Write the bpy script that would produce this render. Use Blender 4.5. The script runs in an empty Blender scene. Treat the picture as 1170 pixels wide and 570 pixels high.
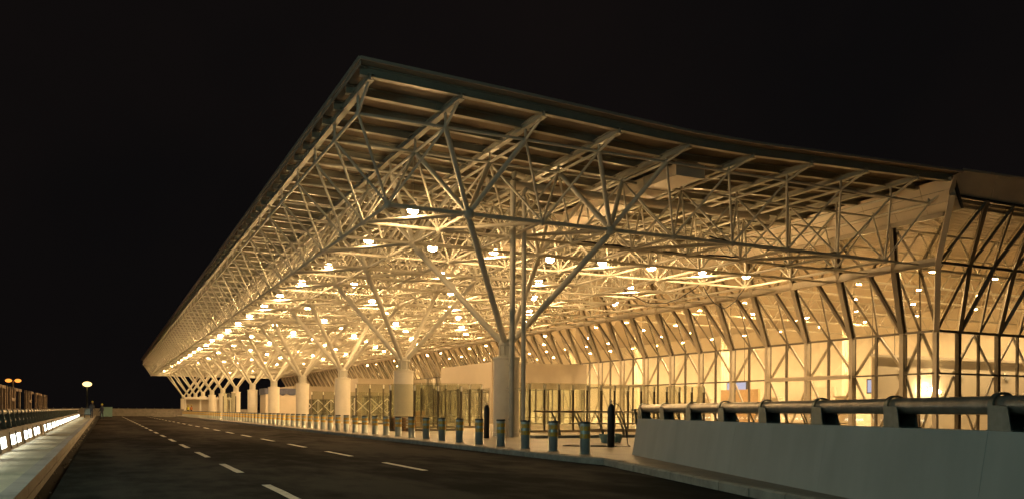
import bpy, bmesh, math, random
from mathutils import Vector, Matrix
random.seed(11)
R = math.radians
C = bpy.context.scene.collection

# ------------------------------------------------------------------ materials
def mat(name, col, rough=.6, metal=0., noise=0., nscale=3., bump=0., bscale=30., emit=None, estr=0., spec=.5, stretch=None, coat=0.):
    m = bpy.data.materials.new(name); m.use_nodes = True
    nt = m.node_tree; N = nt.nodes; L = nt.links; p = N['Principled BSDF']
    p.inputs['Base Color'].default_value = (*col, 1); p.inputs['Roughness'].default_value = rough
    p.inputs['Metallic'].default_value = metal; p.inputs['Specular IOR Level'].default_value = spec
    p.inputs['Coat Weight'].default_value = coat
    tc = N.new('ShaderNodeTexCoord'); mp = N.new('ShaderNodeMapping'); L.new(tc.outputs['Object'], mp.inputs['Vector'])
    if stretch: mp.inputs['Scale'].default_value = stretch
    if noise:
        t = N.new('ShaderNodeTexNoise'); t.inputs['Scale'].default_value = nscale; t.inputs['Detail'].default_value = 6
        t.inputs['Roughness'].default_value = .65
        L.new(mp.outputs[0], t.inputs['Vector'])
        r = N.new('ShaderNodeValToRGB'); r.color_ramp.elements[0].position = .3; r.color_ramp.elements[1].position = .7
        r.color_ramp.elements[0].color = (*[c*(1-noise) for c in col], 1)
        r.color_ramp.elements[1].color = (*[min(1, c*(1+noise)) for c in col], 1)
        L.new(t.outputs['Fac'], r.inputs['Fac']); L.new(r.outputs[0], p.inputs['Base Color'])
        mr = N.new('ShaderNodeMapRange'); mr.inputs['To Min'].default_value = max(.03, rough-.12); mr.inputs['To Max'].default_value = min(1, rough+.12)
        L.new(t.outputs['Fac'], mr.inputs['Value']); L.new(mr.outputs[0], p.inputs['Roughness'])
    if bump:
        t2 = N.new('ShaderNodeTexNoise'); t2.inputs['Scale'].default_value = bscale; t2.inputs['Detail'].default_value = 5
        L.new(mp.outputs[0], t2.inputs['Vector'])
        b = N.new('ShaderNodeBump'); b.inputs['Strength'].default_value = bump; b.inputs['Distance'].default_value = .02
        L.new(t2.outputs['Fac'], b.inputs['Height']); L.new(b.outputs[0], p.inputs['Normal'])
    if emit:
        p.inputs['Emission Color'].default_value = (*emit, 1); p.inputs['Emission Strength'].default_value = estr
    return m

def glass_mat(name, tint, base=.05, rough=.02, dirt=.0):
    m = bpy.data.materials.new(name); m.use_nodes = True
    nt = m.node_tree; N = nt.nodes; L = nt.links
    for n in list(N): N.remove(n)
    o = N.new('ShaderNodeOutputMaterial'); tr = N.new('ShaderNodeBsdfTransparent'); tr.inputs[0].default_value = (*tint, 1)
    gl = N.new('ShaderNodeBsdfGlossy'); gl.inputs['Roughness'].default_value = rough
    fr = N.new('ShaderNodeLayerWeight'); fr.inputs['Blend'].default_value = .5     # two-sided Schlick reflectance
    pw = N.new('ShaderNodeMath'); pw.operation = 'POWER'; pw.inputs[1].default_value = 4.5
    ma = N.new('ShaderNodeMath'); ma.operation = 'MULTIPLY_ADD'; ma.inputs[1].default_value = .9; ma.inputs[2].default_value = base
    ma.use_clamp = True
    mx = N.new('ShaderNodeMixShader'); L.new(fr.outputs['Facing'], pw.inputs[0]); L.new(pw.outputs[0], ma.inputs[0]); L.new(ma.outputs[0], mx.inputs[0])
    last = tr
    if dirt:
        df = N.new('ShaderNodeBsdfTranslucent'); df.inputs[0].default_value = (.8, .78, .7, 1)
        tc = N.new('ShaderNodeTexCoord'); no = N.new('ShaderNodeTexNoise'); no.inputs['Scale'].default_value = .9; no.inputs['Detail'].default_value = 7
        L.new(tc.outputs['Object'], no.inputs['Vector'])
        mr = N.new('ShaderNodeMapRange'); mr.inputs['From Min'].default_value = .35; mr.inputs['From Max'].default_value = .75
        mr.inputs['To Min'].default_value = dirt*.4; mr.inputs['To Max'].default_value = dirt*1.8
        L.new(no.outputs['Fac'], mr.inputs['Value'])
        m2 = N.new('ShaderNodeMixShader'); L.new(mr.outputs[0], m2.inputs[0]); L.new(tr.outputs[0], m2.inputs[1]); L.new(df.outputs[0], m2.inputs[2])
        last = m2
    L.new(last.outputs[0], mx.inputs[1]); L.new(gl.outputs[0], mx.inputs[2]); L.new(mx.outputs[0], o.inputs[0])
    return m

AMB = (1., .60, .24)
M = {}
M['steel'] = mat('painted_steel', (.62, .59, .50), .42, noise=.10, nscale=1.5)
M['steel_dark'] = mat('grey_steel', (.30, .31, .27), .4, .2, noise=.12, nscale=2)
M['purlin'] = mat('purlin_paint', (.33, .32, .26), .4, .1, noise=.15, nscale=1)
M['rafter'] = mat('rafter_paint', (.40, .385, .32), .42, noise=.12, nscale=1)
M['vestib'] = mat('vestibule_panel', (.40, .34, .26), .5, noise=.07, nscale=.8)
M['deck'] = mat('roof_deck_metal', (.44, .35, .25), .14, .35, noise=.22, nscale=.5, bump=.08, bscale=1)
M['endfascia'] = mat('end_fascia_metal', (.62, .54, .44), .55, noise=.1, nscale=.6)
M['fascia'] = mat('fascia_metal', (.46, .40, .33), .5, .1, noise=.12, nscale=.8)
M['panel'] = mat('cream_panel', (.66, .58, .46), .45, noise=.06, nscale=.7)
M['joint'] = mat('joint_black', (.03, .027, .022), .8)
M['drum'] = mat('column_render', (.80, .75, .64), .7, noise=.08, nscale=1.2, bump=.1, bscale=20)
M['mull'] = mat('mullion_dark', (.12, .10, .075), .4, .4, noise=.1)
M['mull_l'] = mat('mullion_cream', (.47, .41, .32), .45, noise=.08)
M['glass'] = glass_mat('facade_glass', (.92, .90, .82), .07, .015, .02)
M['glass_s'] = glass_mat('slanted_glass', (.66, .60, .46), .27, .02, .02)
M['screen'] = glass_mat('screen_glass', (.86, .87, .80), .05, .03, .03)
M['int_ceil'] = mat('hall_ceiling_slats', (.42, .35, .26), .6, noise=.1)
M['int_wall'] = mat('hall_wall', (.72, .64, .50), .7, noise=.06, nscale=.6)
M['int_floor'] = mat('hall_floor_stone', (.56, .50, .40), .22, noise=.12, nscale=1)
M['steelpipe'] = mat('galvanised_pipe', (.42, .37, .31), .34, .6, noise=.28, nscale=6, bump=.08, bscale=25)
M['bracket'] = mat('pipe_bracket', (.19, .22, .20), .38, .7, noise=.25, nscale=8)
M['bollard'] = mat('bollard_metal', (.48, .52, .48), .34, .45, noise=.12, nscale=5, stretch=(1, 1, .2))
M['bollard_cap'] = mat('bollard_cap', (.08, .09, .085), .4, .5)
M['band'] = mat('reflective_band', (.80, .50, .06), .35, 0, noise=.2, nscale=20)
M['black'] = mat('black_paint', (.025, .025, .024), .38, noise=.3, nscale=10)
M['wood'] = mat('pallet_wood', (.36, .22, .11), .8, noise=.3, nscale=8)
M['orange'] = mat('orange_board', (.44, .29, .14), .6, noise=.15)
M['white'] = mat('white_paint', (.75, .72, .64), .5, noise=.05)
M['blue'] = mat('blue_sheet', (.10, .11, .17), .6, noise=.3, nscale=2)
M['teal'] = mat('teal_cabinet', (.22, .38, .36), .5, noise=.12)
M['rust'] = mat('weathered_letter_metal', (.30, .22, .16), .6, .3, noise=.35, nscale=3)
M['rail'] = mat('handrail_steel', (.36, .33, .28), .32, .8, noise=.1)
M['skin'] = mat('skin', (.22, .13, .08), .6)
M['vest'] = mat('hi_vis_vest', (.65, .55, .05), .7)
M['trouser'] = mat('dark_trousers', (.03, .035, .05), .8)
M['hose'] = mat('hose_rubber', (.03, .03, .03), .5)
M['asphalt_mark'] = mat('road_paint', (.70, .66, .56), .6, noise=.3, nscale=7)
LAMP_E = 440.
M['lamp'] = mat('lamp_bowl', (.9, .8, .6), .4, emit=(1., .62, .265), estr=LAMP_E)
M['lamp_int'] = mat('downlight_disc', (.9, .8, .6), .4, emit=(1., .68, .34), estr=3900.)
M['lamp_int2'] = mat('wall_bulb', (.9,.8,.6), .4, emit=(1., .72, .38), estr=260.)
M['display'] = mat('blue_display', (.1,.1,.2), .3, emit=(.25, .36, .62), estr=1.1)
M['lightbox'] = mat('light_panel', (.9, .92, .9), .4, emit=(.97, 1., .84), estr=10.)
M['sodium'] = mat('sodium_lamp', (.9, .5, .2), .4, emit=(1., .33, .05), estr=1.7)
M['warmlamp'] = mat('mast_lamp', (.9, .7, .4), .4, emit=(1., .66, .25), estr=2.6)
M['coollamp'] = mat('mercury_lamp', (.8, .9, .85), .4, emit=(.72, 1., .86), estr=30.)

def ground_mat(name, base, spread, rough, seams=None, spec=.25):
    """Weathered ground: large patches, fine aggregate, cracks/seams, all in object space."""
    m = bpy.data.materials.new(name); m.use_nodes = True
    nt = m.node_tree; N = nt.nodes; L = nt.links; p = N['Principled BSDF']; p.inputs['Specular IOR Level'].default_value = spec
    tc = N.new('ShaderNodeTexCoord')
    def noise(sc, det=6, stretch=None, rgh=.6):
        mp = N.new('ShaderNodeMapping'); L.new(tc.outputs['Object'], mp.inputs[0])
        if stretch: mp.inputs['Scale'].default_value = stretch
        t = N.new('ShaderNodeTexNoise'); t.inputs['Scale'].default_value = sc; t.inputs['Detail'].default_value = det; t.inputs['Roughness'].default_value = rgh
        L.new(mp.outputs[0], t.inputs['Vector']); return t.outputs['Fac']
    def math_(op, a, b):
        n = N.new('ShaderNodeMath'); n.operation = op
        for i, v in enumerate((a, b)):
            if isinstance(v, (int, float)): n.inputs[i].default_value = v
            else: L.new(v, n.inputs[i])
        return n.outputs[0]
    big = noise(.16, 5, (1.6, .35, 1)); med = noise(1.1, 6, (1.2, .6, 1)); fine = noise(38, 3)
    s = math_('ADD', math_('MULTIPLY', big, .55), math_('ADD', math_('MULTIPLY', med, .3), math_('MULTIPLY', fine, .15)))
    r = N.new('ShaderNodeValToRGB'); e = r.color_ramp.elements
    e[0].position = .455; e[1].position = .545
    e[0].color = (*[c*(1-spread) for c in base], 1); e[1].color = (*[c*(1+spread) for c in base], 1)
    L.new(s, r.inputs[0]); col = r.outputs[0]
    h = fine
    if seams:
        mp = N.new('ShaderNodeMapping'); L.new(tc.outputs['Object'], mp.inputs[0]); mp.inputs['Rotation'].default_value = (0, 0, seams[2])
        bt = N.new('ShaderNodeTexBrick'); bt.offset = 0; bt.inputs['Scale'].default_value = 1
        bt.inputs['Brick Width'].default_value = seams[0]; bt.inputs['Row Height'].default_value = seams[1]; bt.inputs['Mortar Size'].default_value = .012
        bt.inputs['Color1'].default_value = (1, 1, 1, 1); bt.inputs['Color2'].default_value = (.86, .86, .86, 1); bt.inputs['Mortar'].default_value = (.35, .33, .3, 1)
        L.new(mp.outputs[0], bt.inputs['Vector'])
        mx = N.new('ShaderNodeMix'); mx.data_type = 'RGBA'; mx.blend_type = 'MULTIPLY'; mx.inputs[0].default_value = 1
        L.new(col, mx.inputs[6]); L.new(bt.outputs['Color'], mx.inputs[7]); col = mx.outputs[2]
    L.new(col, p.inputs['Base Color'])
    mr = N.new('ShaderNodeMapRange'); mr.inputs['From Min'].default_value = .35; mr.inputs['From Max'].default_value = .65
    mr.inputs['To Min'].default_value = rough-.12; mr.inputs['To Max'].default_value = rough+.12
    L.new(math_('ADD', math_('MULTIPLY', big, .6), math_('MULTIPLY', med, .4)), mr.inputs['Value']); L.new(mr.outputs[0], p.inputs['Roughness'])
    b = N.new('ShaderNodeBump'); b.inputs['Strength'].default_value = .35; b.inputs['Distance'].default_value = .008
    L.new(fine, b.inputs['Height']); L.new(b.outputs[0], p.inputs['Normal'])
    if spec < .1:    # open-textured asphalt: mostly diffuse, gloss only where polished
        df = N.new('ShaderNodeBsdfDiffuse'); df.inputs['Roughness'].default_value = .9; L.new(col, df.inputs[0]); L.new(b.outputs[0], df.inputs['Normal'])
        gm = N.new('ShaderNodeMapRange'); gm.inputs['From Min'].default_value = .42; gm.inputs['From Max'].default_value = .58
        gm.inputs['To Min'].default_value = .08; gm.inputs['To Max'].default_value = .42; L.new(s, gm.inputs['Value'])
        mx2 = N.new('ShaderNodeMixShader'); L.new(gm.outputs[0], mx2.inputs[0]); L.new(df.outputs[0], mx2.inputs[1]); L.new(p.outputs[0], mx2.inputs[2])
        L.new(mx2.outputs[0], N['Material Output'].inputs[0])
    return m
M['asphalt'] = ground_mat('asphalt', (.056, .046, .038), .34, .74, spec=.06)
M['paving'] = ground_mat('paving_concrete', (.30, .255, .20), .22, .5, seams=(1.2, 1.2, 0))
M['walk'] = ground_mat('walkway_slabs', (.46, .41, .29), .28, .55, seams=(3.0, 1.9, 0))
M['earth'] = ground_mat('dark_ground', (.05, .045, .038), .3, .9)
M['concrete'] = mat('concrete', (.30, .27, .23), .8, noise=.25, nscale=2.5, bump=.2, bscale=25)
M['kerbstone'] = mat('kerb_stone', (.34, .32, .27), .75, noise=.3, nscale=3, bump=.35, bscale=14)

def wall_mat():
    m = mat('grey_barrier_concrete', (.40, .42, .40), .72, bump=.1, bscale=8)
    nt = m.node_tree; N = nt.nodes; L = nt.links; p = N['Principled BSDF']
    tc = N.new('ShaderNodeTexCoord'); mp = N.new('ShaderNodeMapping'); mp.inputs['Scale'].default_value = (1.6, 1.6, .3); L.new(tc.outputs['Object'], mp.inputs[0])
    a = N.new('ShaderNodeTexNoise'); a.inputs['Scale'].default_value = 1.6; a.inputs['Detail'].default_value = 8; L.new(mp.outputs[0], a.inputs[0])
    b = N.new('ShaderNodeTexNoise'); b.inputs['Scale'].default_value = .8; b.inputs['Detail'].default_value = 5; L.new(tc.outputs['Object'], b.inputs[0])
    ad = N.new('ShaderNodeMath'); L.new(a.outputs['Fac'], ad.inputs[0]); L.new(b.outputs['Fac'], ad.inputs[1])
    r = N.new('ShaderNodeValToRGB'); e = r.color_ramp.elements
    mr = N.new('ShaderNodeMath'); mr.operation = 'MULTIPLY'; mr.inputs[1].default_value = .5; L.new(ad.outputs[0], mr.inputs[0])
    e[0].position = .34; e[0].color = (.38, .40, .385, 1); e[1].position = .66; e[1].color = (.46, .485, .465, 1)
    L.new(mr.outputs[0], r.inputs[0]); L.new(r.outputs[0], p.inputs['Base Color'])
    return m
M['barrier'] = wall_mat()

# ------------------------------------------------------------------ mesh helpers
class MB:
    def __init__(s): s.v = []; s.f = []; s.sm = []
    def add(s, vs, fs, smooth=False):
        n = len(s.v); s.v += [tuple(v) for v in vs]; s.f += [tuple(i+n for i in f) for f in fs]; s.sm += [smooth]*len(fs)
    def box(s, x0, x1, y0, y1, z0, z1):
        s.add([(x0,y0,z0),(x1,y0,z0),(x1,y1,z0),(x0,y1,z0),(x0,y0,z1),(x1,y0,z1),(x1,y1,z1),(x0,y1,z1)],
              [(0,3,2,1),(4,5,6,7),(0,1,5,4),(1,2,6,5),(2,3,7,6),(3,0,4,7)])
    def quad(s, a, b, c, d): s.add([a,b,c,d], [(0,1,2,3)])
    def slab(s, a, b, c, d, t):
        a, b, c, d = map(Vector, (a,b,c,d)); n = (b-a).cross(d-a).normalized()*t
        s.add([a,b,c,d,a+n,b+n,c+n,d+n], [(0,3,2,1),(4,5,6,7),(0,1,5,4),(1,2,6,5),(2,3,7,6),(3,0,4,7)])
    def frame(s, a, b, up=(0,0,1)):
        a, b = Vector(a), Vector(b); d = (b-a).normalized(); up = Vector(up)
        if abs(d.dot(up)) > .97: up = Vector((0,1,0))
        x = d.cross(up).normalized(); y = x.cross(d).normalized(); return a, b, x, y
    def tube(s, a, b, r, n=8, r2=None, caps=True):
        a, b, x, y = s.frame(a, b); r2 = r if r2 is None else r2
        vs = [p + x*math.cos(2*math.pi*i/n)*q + y*math.sin(2*math.pi*i/n)*q for p, q in ((a,r),(b,r2)) for i in range(n)]
        s.add(vs, [(i,(i+1)%n,(i+1)%n+n,i+n) for i in range(n)], True)
        if caps: s.add(vs, [tuple(range(n-1,-1,-1)), tuple(range(n,2*n))])
    def beam(s, a, b, w, h, up=(0,0,1)):
        a, b, x, y = s.frame(a, b, up)
        vs = [p + x*w/2*i + y*h/2*j for p in (a,b) for i,j in ((-1,-1),(1,-1),(1,1),(-1,1))]
        s.add(vs, [(0,1,2,3),(7,6,5,4),(0,4,5,1),(1,5,6,2),(2,6,7,3),(3,7,4,0)])
    def ibeam(s, a, b, w, h, t=.03):
        a, b = Vector(a), Vector(b); k = Vector((0,0,h/2))
        s.beam(a-k+Vector((0,0,t/2)), b-k+Vector((0,0,t/2)), w, t); s.beam(a+k-Vector((0,0,t/2)), b+k-Vector((0,0,t/2)), w, t)
        s.beam(a, b, t, h-2*t-.002)
    def ball(s, c, r, seg=10, rings=6, sz=1.):
        c = Vector(c); vs = [c+Vector((0,0,r*sz))]
        for i in range(1, rings):
            th = math.pi*i/rings
            for j in range(seg):
                ph = 2*math.pi*j/seg; vs.append(c+Vector((r*math.sin(th)*math.cos(ph), r*math.sin(th)*math.sin(ph), r*sz*math.cos(th))))
        vs.append(c-Vector((0,0,r*sz))); fs = []
        for j in range(seg): fs.append((0, 1+j, 1+(j+1)%seg))
        for i in range(rings-2):
            for j in range(seg): a=1+i*seg+j; b=1+i*seg+(j+1)%seg; fs.append((a, a+seg, b+seg, b))
        l = len(vs)-1; o = 1+(rings-2)*seg
        for j in range(seg): fs.append((o+j, l, o+(j+1)%seg))
        s.add(vs, fs, True)
    def lathe(s, c, prof, n=20):
        vs = []; fs = []
        for r, z in prof:
            for i in range(n): a=2*math.pi*i/n; vs.append((c[0]+r*math.cos(a), c[1]+r*math.sin(a), c[2]+z))
        for k in range(len(prof)-1):
            for i in range(n): fs.append((k*n+i, k*n+(i+1)%n, (k+1)*n+(i+1)%n, (k+1)*n+i))
        s.add(vs, fs, False)
        s.add([vs[i] for i in range(n)], [tuple(range(n-1,-1,-1))]); s.add(vs[-n:], [tuple(range(n))])
    def path(s, pts, r, n=8):
        pts = [Vector(p) for p in pts]; rings = []
        for i, p in enumerate(pts):
            d = (pts[min(i+1,len(pts)-1)]-pts[max(i-1,0)]).normalized(); up = Vector((0,0,1)) if abs(d.z) < .95 else Vector((0,1,0))
            x = d.cross(up).normalized(); y = x.cross(d); rings += [p+x*math.cos(2*math.pi*k/n)*r+y*math.sin(2*math.pi*k/n)*r for k in range(n)]
        s.add(rings, [(i*n+k, i*n+(k+1)%n, (i+1)*n+(k+1)%n, (i+1)*n+k) for i in range(len(pts)-1) for k in range(n)], True)
    def build(s, name, m, parent=None, bevel=0.):
        me = bpy.data.meshes.new(name); me.from_pydata(s.v, [], s.f); me.materials.append(m)
        me.polygons.foreach_set('use_smooth', s.sm); me.update()
        o = bpy.data.objects.new(name, me); C.objects.link(o)
        if parent: o.parent = parent; 
        if parent: o.matrix_parent_inverse = Matrix.Translation(-Vector(root_loc(parent)))
        if bevel:
            b = o.modifiers.new('bevel', 'BEVEL'); b.width = bevel; b.segments = 2; b.limit_method = 'ANGLE'
        return o
def root_loc(p):
    v = Vector(p.location)
    while p.parent: p = p.parent; v = v + Vector(p.location) - Vector(p.location)  # part meshes keep world coordinates
    return tuple(v) if p.type == 'EMPTY' and v.length else tuple(Vector(p.location))
def tag(o, label=None, cat=None, group=None, kind=None):
    if label: o['label'] = label
    if cat: o['category'] = cat
    if group: o['group'] = group
    if kind: o['kind'] = kind
    return o
def empty(name, loc, label, cat, group=None, rz=0):
    o = bpy.data.objects.new(name, None); C.objects.link(o); o.location = loc; o.rotation_euler.z = rz; o.empty_display_size = .2
    return tag(o, label, cat, group)
# Parts are modelled in the local space of their (Empty) thing: LOC(parent) meshes use local coordinates.
def part(mb, name, m, parent, bevel=0.):
    o = mb.build(name, m, None, bevel); o.parent = parent; return o
def copy_tree(o, parent=None):
    c = o.copy(); C.objects.link(c); c.parent = parent
    if parent is None: c.parent = None
    for ch in list(o.children): copy_tree(ch, c)
    return c

# ------------------------------------------------------------------ camera
CZ = 1.27
cam = bpy.data.cameras.new('camera'); co = bpy.data.objects.new('camera', cam); C.objects.link(co)
cam.sensor_width = 36; cam.lens = 977/1170*36; cam.shift_x = 0; cam.shift_y = (469.1-285)/1170; cam.clip_end = 3000; cam.clip_start = .1
yaw = R(25.44)
base = Matrix.Rotation(-yaw, 4, 'Z') @ Matrix.Rotation(R(90), 4, 'X') @ Matrix.Rotation(.006, 4, 'Z')
co.matrix_world = Matrix.Translation((0, 0, CZ)) @ base
bpy.context.scene.camera = co
CAM = Vector((0, 0, CZ))

# ------------------------------------------------------------------ world
w = bpy.data.worlds.new('World'); bpy.context.scene.world = w; w.use_nodes = True
N = w.node_tree.nodes; L = w.node_tree.links; bg = N['Background']
tc = N.new('ShaderNodeTexCoord'); no = N.new('ShaderNodeTexNoise'); no.inputs['Scale'].default_value = 2.2; no.inputs['Detail'].default_value = 4
L.new(tc.outputs['Generated'], no.inputs['Vector'])
cr = N.new('ShaderNodeValToRGB'); cr.color_ramp.elements[0].position = .35; cr.color_ramp.elements[1].position = .75
cr.color_ramp.elements[0].color = (.0036, .0031, .0032, 1); cr.color_ramp.elements[1].color = (.0066, .0046, .0042, 1)
L.new(no.outputs['Fac'], cr.inputs[0]); L.new(cr.outputs[0], bg.inputs[0]); bg.inputs[1].default_value = 1.
# faint moon as the night's only sun lamp
sl = bpy.data.lights.new('moon', 'SUN'); sl.energy = .004; sl.angle = R(.5); sl.color = (.8, .9, 1)
so = bpy.data.objects.new('moon', sl); C.objects.link(so); so.rotation_euler = (R(50), R(-20), R(-30))

# ------------------------------------------------------------------ ground, road, pavement
PZ = .15; END = 216.
g = MB(); g.quad((-900,-200,-.06),(900,-200,-.06),(900,1600,-.06),(-900,1600,-.06)); tag(g.build('ground', M['earth']), kind='structure')
road = MB(); road.quad((-.7,-30,0),(12.5,-30,0),(12.5,240,0),(-.7,240,0)); road.quad((-12,165.6,.001),(-.7,165.6,.001),(-.7,240,.001),(-12,240,.001))
road_o = tag(road.build('road', M['asphalt']), kind='structure')
def kerb_x(y):
    pts = [(-30,-2.2),(0,6.05),(8,8.2),(17.4,10.7),(18.4,10.6),(240,10.6)]
    for (a,xa),(b,xb) in zip(pts, pts[1:]):
        if a <= y <= b: return xa+(xb-xa)*(y-a)/(b-a)
    return pts[-1][1]
pv = MB()
ys = [-30,0,8,17.4,18.4,60,120,240]
top = [(kerb_x(y)+.16, y, PZ) for y in ys]
for (a, b) in zip(top, top[1:]): pv.quad(a, (90, a[1], PZ), (90, b[1], PZ), b)
tag(pv.build('pavement', M['paving']), kind='structure')
kb = MB()
def kerb_run(mb, x0, y0, x1, y1, ln=1.0, wdt=.16, z0=-.05, z1=PZ+.006):
    d = Vector((x1-x0, y1-y0, 0)); n = max(1, int(d.length/ln)); dd = d/n; nn = Vector((d.y, -d.x, 0)).normalized()*wdt
    for i in range(n):
        a = Vector((x0, y0, 0))+dd*i+dd.normalized()*.008; b = Vector((x0, y0, 0))+dd*(i+1)-dd.normalized()*.008
        j = random.uniform(-.008, .006); off = nn.normalized()*random.uniform(-.008, .008); a += off; b += off
        ch = .03; vs = []
        for p in (a, b):
            vs += [p+Vector((0,0,z0)), p+Vector((0,0,z1+j-ch)), p+nn*(ch/wdt)+Vector((0,0,z1+j)), p+nn+Vector((0,0,z1+j)), p+nn+Vector((0,0,z0))]
        mb.add(vs, [(0,1,6,5),(1,2,7,6),(2,3,8,7),(3,4,9,8),(0,4,3,2,1),(5,6,7,8,9)])
pts = [(6.05-3.4,-10),(6.05,0),(8.2,8.0),(10.7,17.4),(10.6,18.4),(10.6,216)]
for a, b in zip(pts, pts[1:]): kerb_run(kb, *a, *b)
tag(kb.build('kerb', M['kerbstone']), kind='structure')
# painted dashes: part of the road
def dash(x, y):
    m = MB(); n = 6; vs = []; j = [random.uniform(-.008, .008) for _ in range(2*n+2)]
    for i in range(n+1): vs += [(x-.075+j[2*i], y+3*i/n, .005), (x+.075+j[2*i+1], y+3*i/n, .005)]
    m.add(vs, [(2*i,2*i+1,2*i+3,2*i+2) for i in range(n)]); o = m.build('lane_dash', M['asphalt_mark']); o.parent = road_o
for k in range(25):
    dash(2.45, 5.8+6*k)
    if k > 1: dash(6.12, 5.1+6*k)

# left walkway, raised, and its kerb
WZ = .25
wx = lambda y: -.93-.0035*(y-13)
lx = lambda y: -2.05-.007*(y-21)
lw = MB()
for y0, y1 in ((-10,20),(20,60),(60,113),(113,165)):
    lw.quad((lx(y0)-.2,y0,WZ),(wx(y0)-.2,y0,WZ),(wx(y1)-.2,y1,WZ),(lx(y1)-.2,y1,WZ))
tag(lw.build('walkway', M['walk']), kind='structure')
lk = MB()
lk.add([(wx(-10),-10,-.05),(wx(-10),-10,WZ+.006),(wx(-10)-.2,-10,WZ+.006),(wx(-10)-.2,-10,-.05),(wx(165),165,-.05),(wx(165),165,WZ+.006),(wx(165)-.2,165,WZ+.006),(wx(165)-.2,165,-.05)],
       [(0,4,5,1),(1,5,6,2),(2,6,7,3),(0,1,2,3),(4,7,6,5)])
for y in range(-8, 165, 3): lk.box(wx(y)-.02, wx(y)+.012, y, y+2.94, .0, .09)
for i in range(160):     # broken mortar and grit in the gutter
    y = random.uniform(5, 120); x = wx(y)+random.uniform(.04, .22); s_ = random.uniform(.01, .035)
    lk.ball((x, y, .005), s_, 5, 3, .6)
tag(lk.build('walkway_kerb', M['concrete']), kind='structure')
fw = MB(); fw.box(-9, 24, 165, 165.4, 0, 1.2); fw.box(-9.05, 24.05, 164.95, 165.45, 1.2, 1.3)
fwo = tag(fw.build('far_parapet_wall', M['concrete']), 'long low concrete parapet closing the far end of the road', 'wall')
for i in range(22):
    m = MB(); m.lathe((-8+i*1.45, 165.2, 1.3), [(.05,0),(.05,.12),(.03,.15)], 8); m.build('parapet_stud', M['bracket']).parent = fwo

# ------------------------------------------------------------------ left parapet with light panels and pipe railing
lp = MB(); y0, y1 = 4, 113
lp.add([(lx(y0)+.04,y0,0),(lx(y0)-.06,y0,.76),(lx(y0)-.32,y0,.76),(lx(y0)-.36,y0,0),(lx(y1)+.04,y1,0),(lx(y1)-.06,y1,.76),(lx(y1)-.32,y1,.76),(lx(y1)-.36,y1,0)],
       [(0,4,5,1),(1,5,6,2),(2,6,7,3),(0,1,2,3),(4,7,6,5)])
lpo = tag(lp.build('lit_parapet', M['concrete']), 'low concrete parapet with a row of white lit panels along the left walkway', 'wall')
y = 11.6; i = 0
skip = {12}
while y < 111:
    if i not in skip:
        z0_, z1_ = .36, .60
        fx = lambda yy, z: lx(yy)+.04-.1*z/.76+.006
        m = MB(); m.slab((fx(y,z0_),y,z0_),(fx(y+1.35,z0_),y+1.35,z0_),(fx(y+1.35,z1_),y+1.35,z1_),(fx(y,z1_),y,z1_), -.02)
        m.build('light_panel', M['lightbox']).parent = lpo
    m = MB(); m.slab((fx(y-.16,.28),y-.16,.28),(fx(y-.06,.28),y-.06,.28),(fx(y-.06,.68),y-.06,.68),(fx(y-.16,.68),y-.16,.68),.022)
    m.build('panel_fin', M['concrete']).parent = lpo
    y += 1.72 if i % 2 == 0 else 2.48; i += 1
rl = empty('pipe_railing', (lx(14), 14, .76), 'low two-pipe railing on dark plate posts along the left parapet', 'railing')
for z, r in ((1.17-.76, .06), (.93-.76, .045)):
    m = MB(); m.tube((-.19, -10, z), (lx(113)-lx(14)-.19, 99, z), r, 12); part(m, 'rail_pipe', M['steelpipe'], rl)
for k in range(72):
    yy = -7+k*1.42; x = lx(14+yy)-lx(14)-.19
    m = MB(); m.add([(x-.05,yy-.02,0),(x+.10,yy-.02,0),(x+.02,yy-.02,.47),(x-.10,yy-.02,.47),(x-.05,yy+.02,0),(x+.10,yy+.02,0),(x+.02,yy+.02,.47),(x-.10,yy+.02,.47)],
        [(0,3,2,1),(4,5,6,7),(0,1,5,4),(1,2,6,5),(2,3,7,6),(3,0,4,7)]); m.box(x-.08,x+.12,yy-.07,yy+.07,-.0,.012)
    part(m, 'post', M['bracket'], rl)

# ------------------------------------------------------------------ right barrier wall with big pipe rail
A = Vector((12.41, 18.79, 0)); B = Vector((8.89, 8.44, 0)); D = (B-A).normalized(); NRM = Vector((-D.y, D.x, 0))  # NRM away from the road
if NRM.x < 0: NRM = -NRM
LW = 20.5
def wp(s, n, z): p = A + D*s + NRM*n; return (p.x, p.y, z)
bw = MB(); segs = 6
for k in range(segs):
    s0, s1 = LW*k/segs+.0015, LW*(k+1)/segs-.0015
    q = [wp(s0,0,PZ-.02),wp(s0,.15,1.095),wp(s0,.45,1.095),wp(s0,.62,PZ-.02)]; r_ = [wp(s1,0,PZ-.02),wp(s1,.15,1.095),wp(s1,.45,1.095),wp(s1,.62,PZ-.02)]
    bw.add(q+r_, [(0,4,5,1),(1,5,6,2),(2,6,7,3),(3,2,1,0),(4,7,6,5)])
bwo = tag(bw.build('barrier_wall', M['barrier'], bevel=.003), 'grey-green sloped concrete barrier wall in the right foreground', 'wall')
pr_ = empty('pipe_guard_rail', wp(0,.3,1.095), 'thick steel pipe rail on bracket posts along the grey barrier wall', 'railing')
def wl(s, n, z): p = D*s + NRM*n; return (p.x, p.y, z)
m = MB(); m.tube(wl(-.05,0,.265), wl(LW,0,.265), .098, 28); m.tube(wl(-.06,0,.265), wl(-.04,0,.265), .102, 28)
part(m, 'rail_pipe', M['steelpipe'], pr_)
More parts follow.
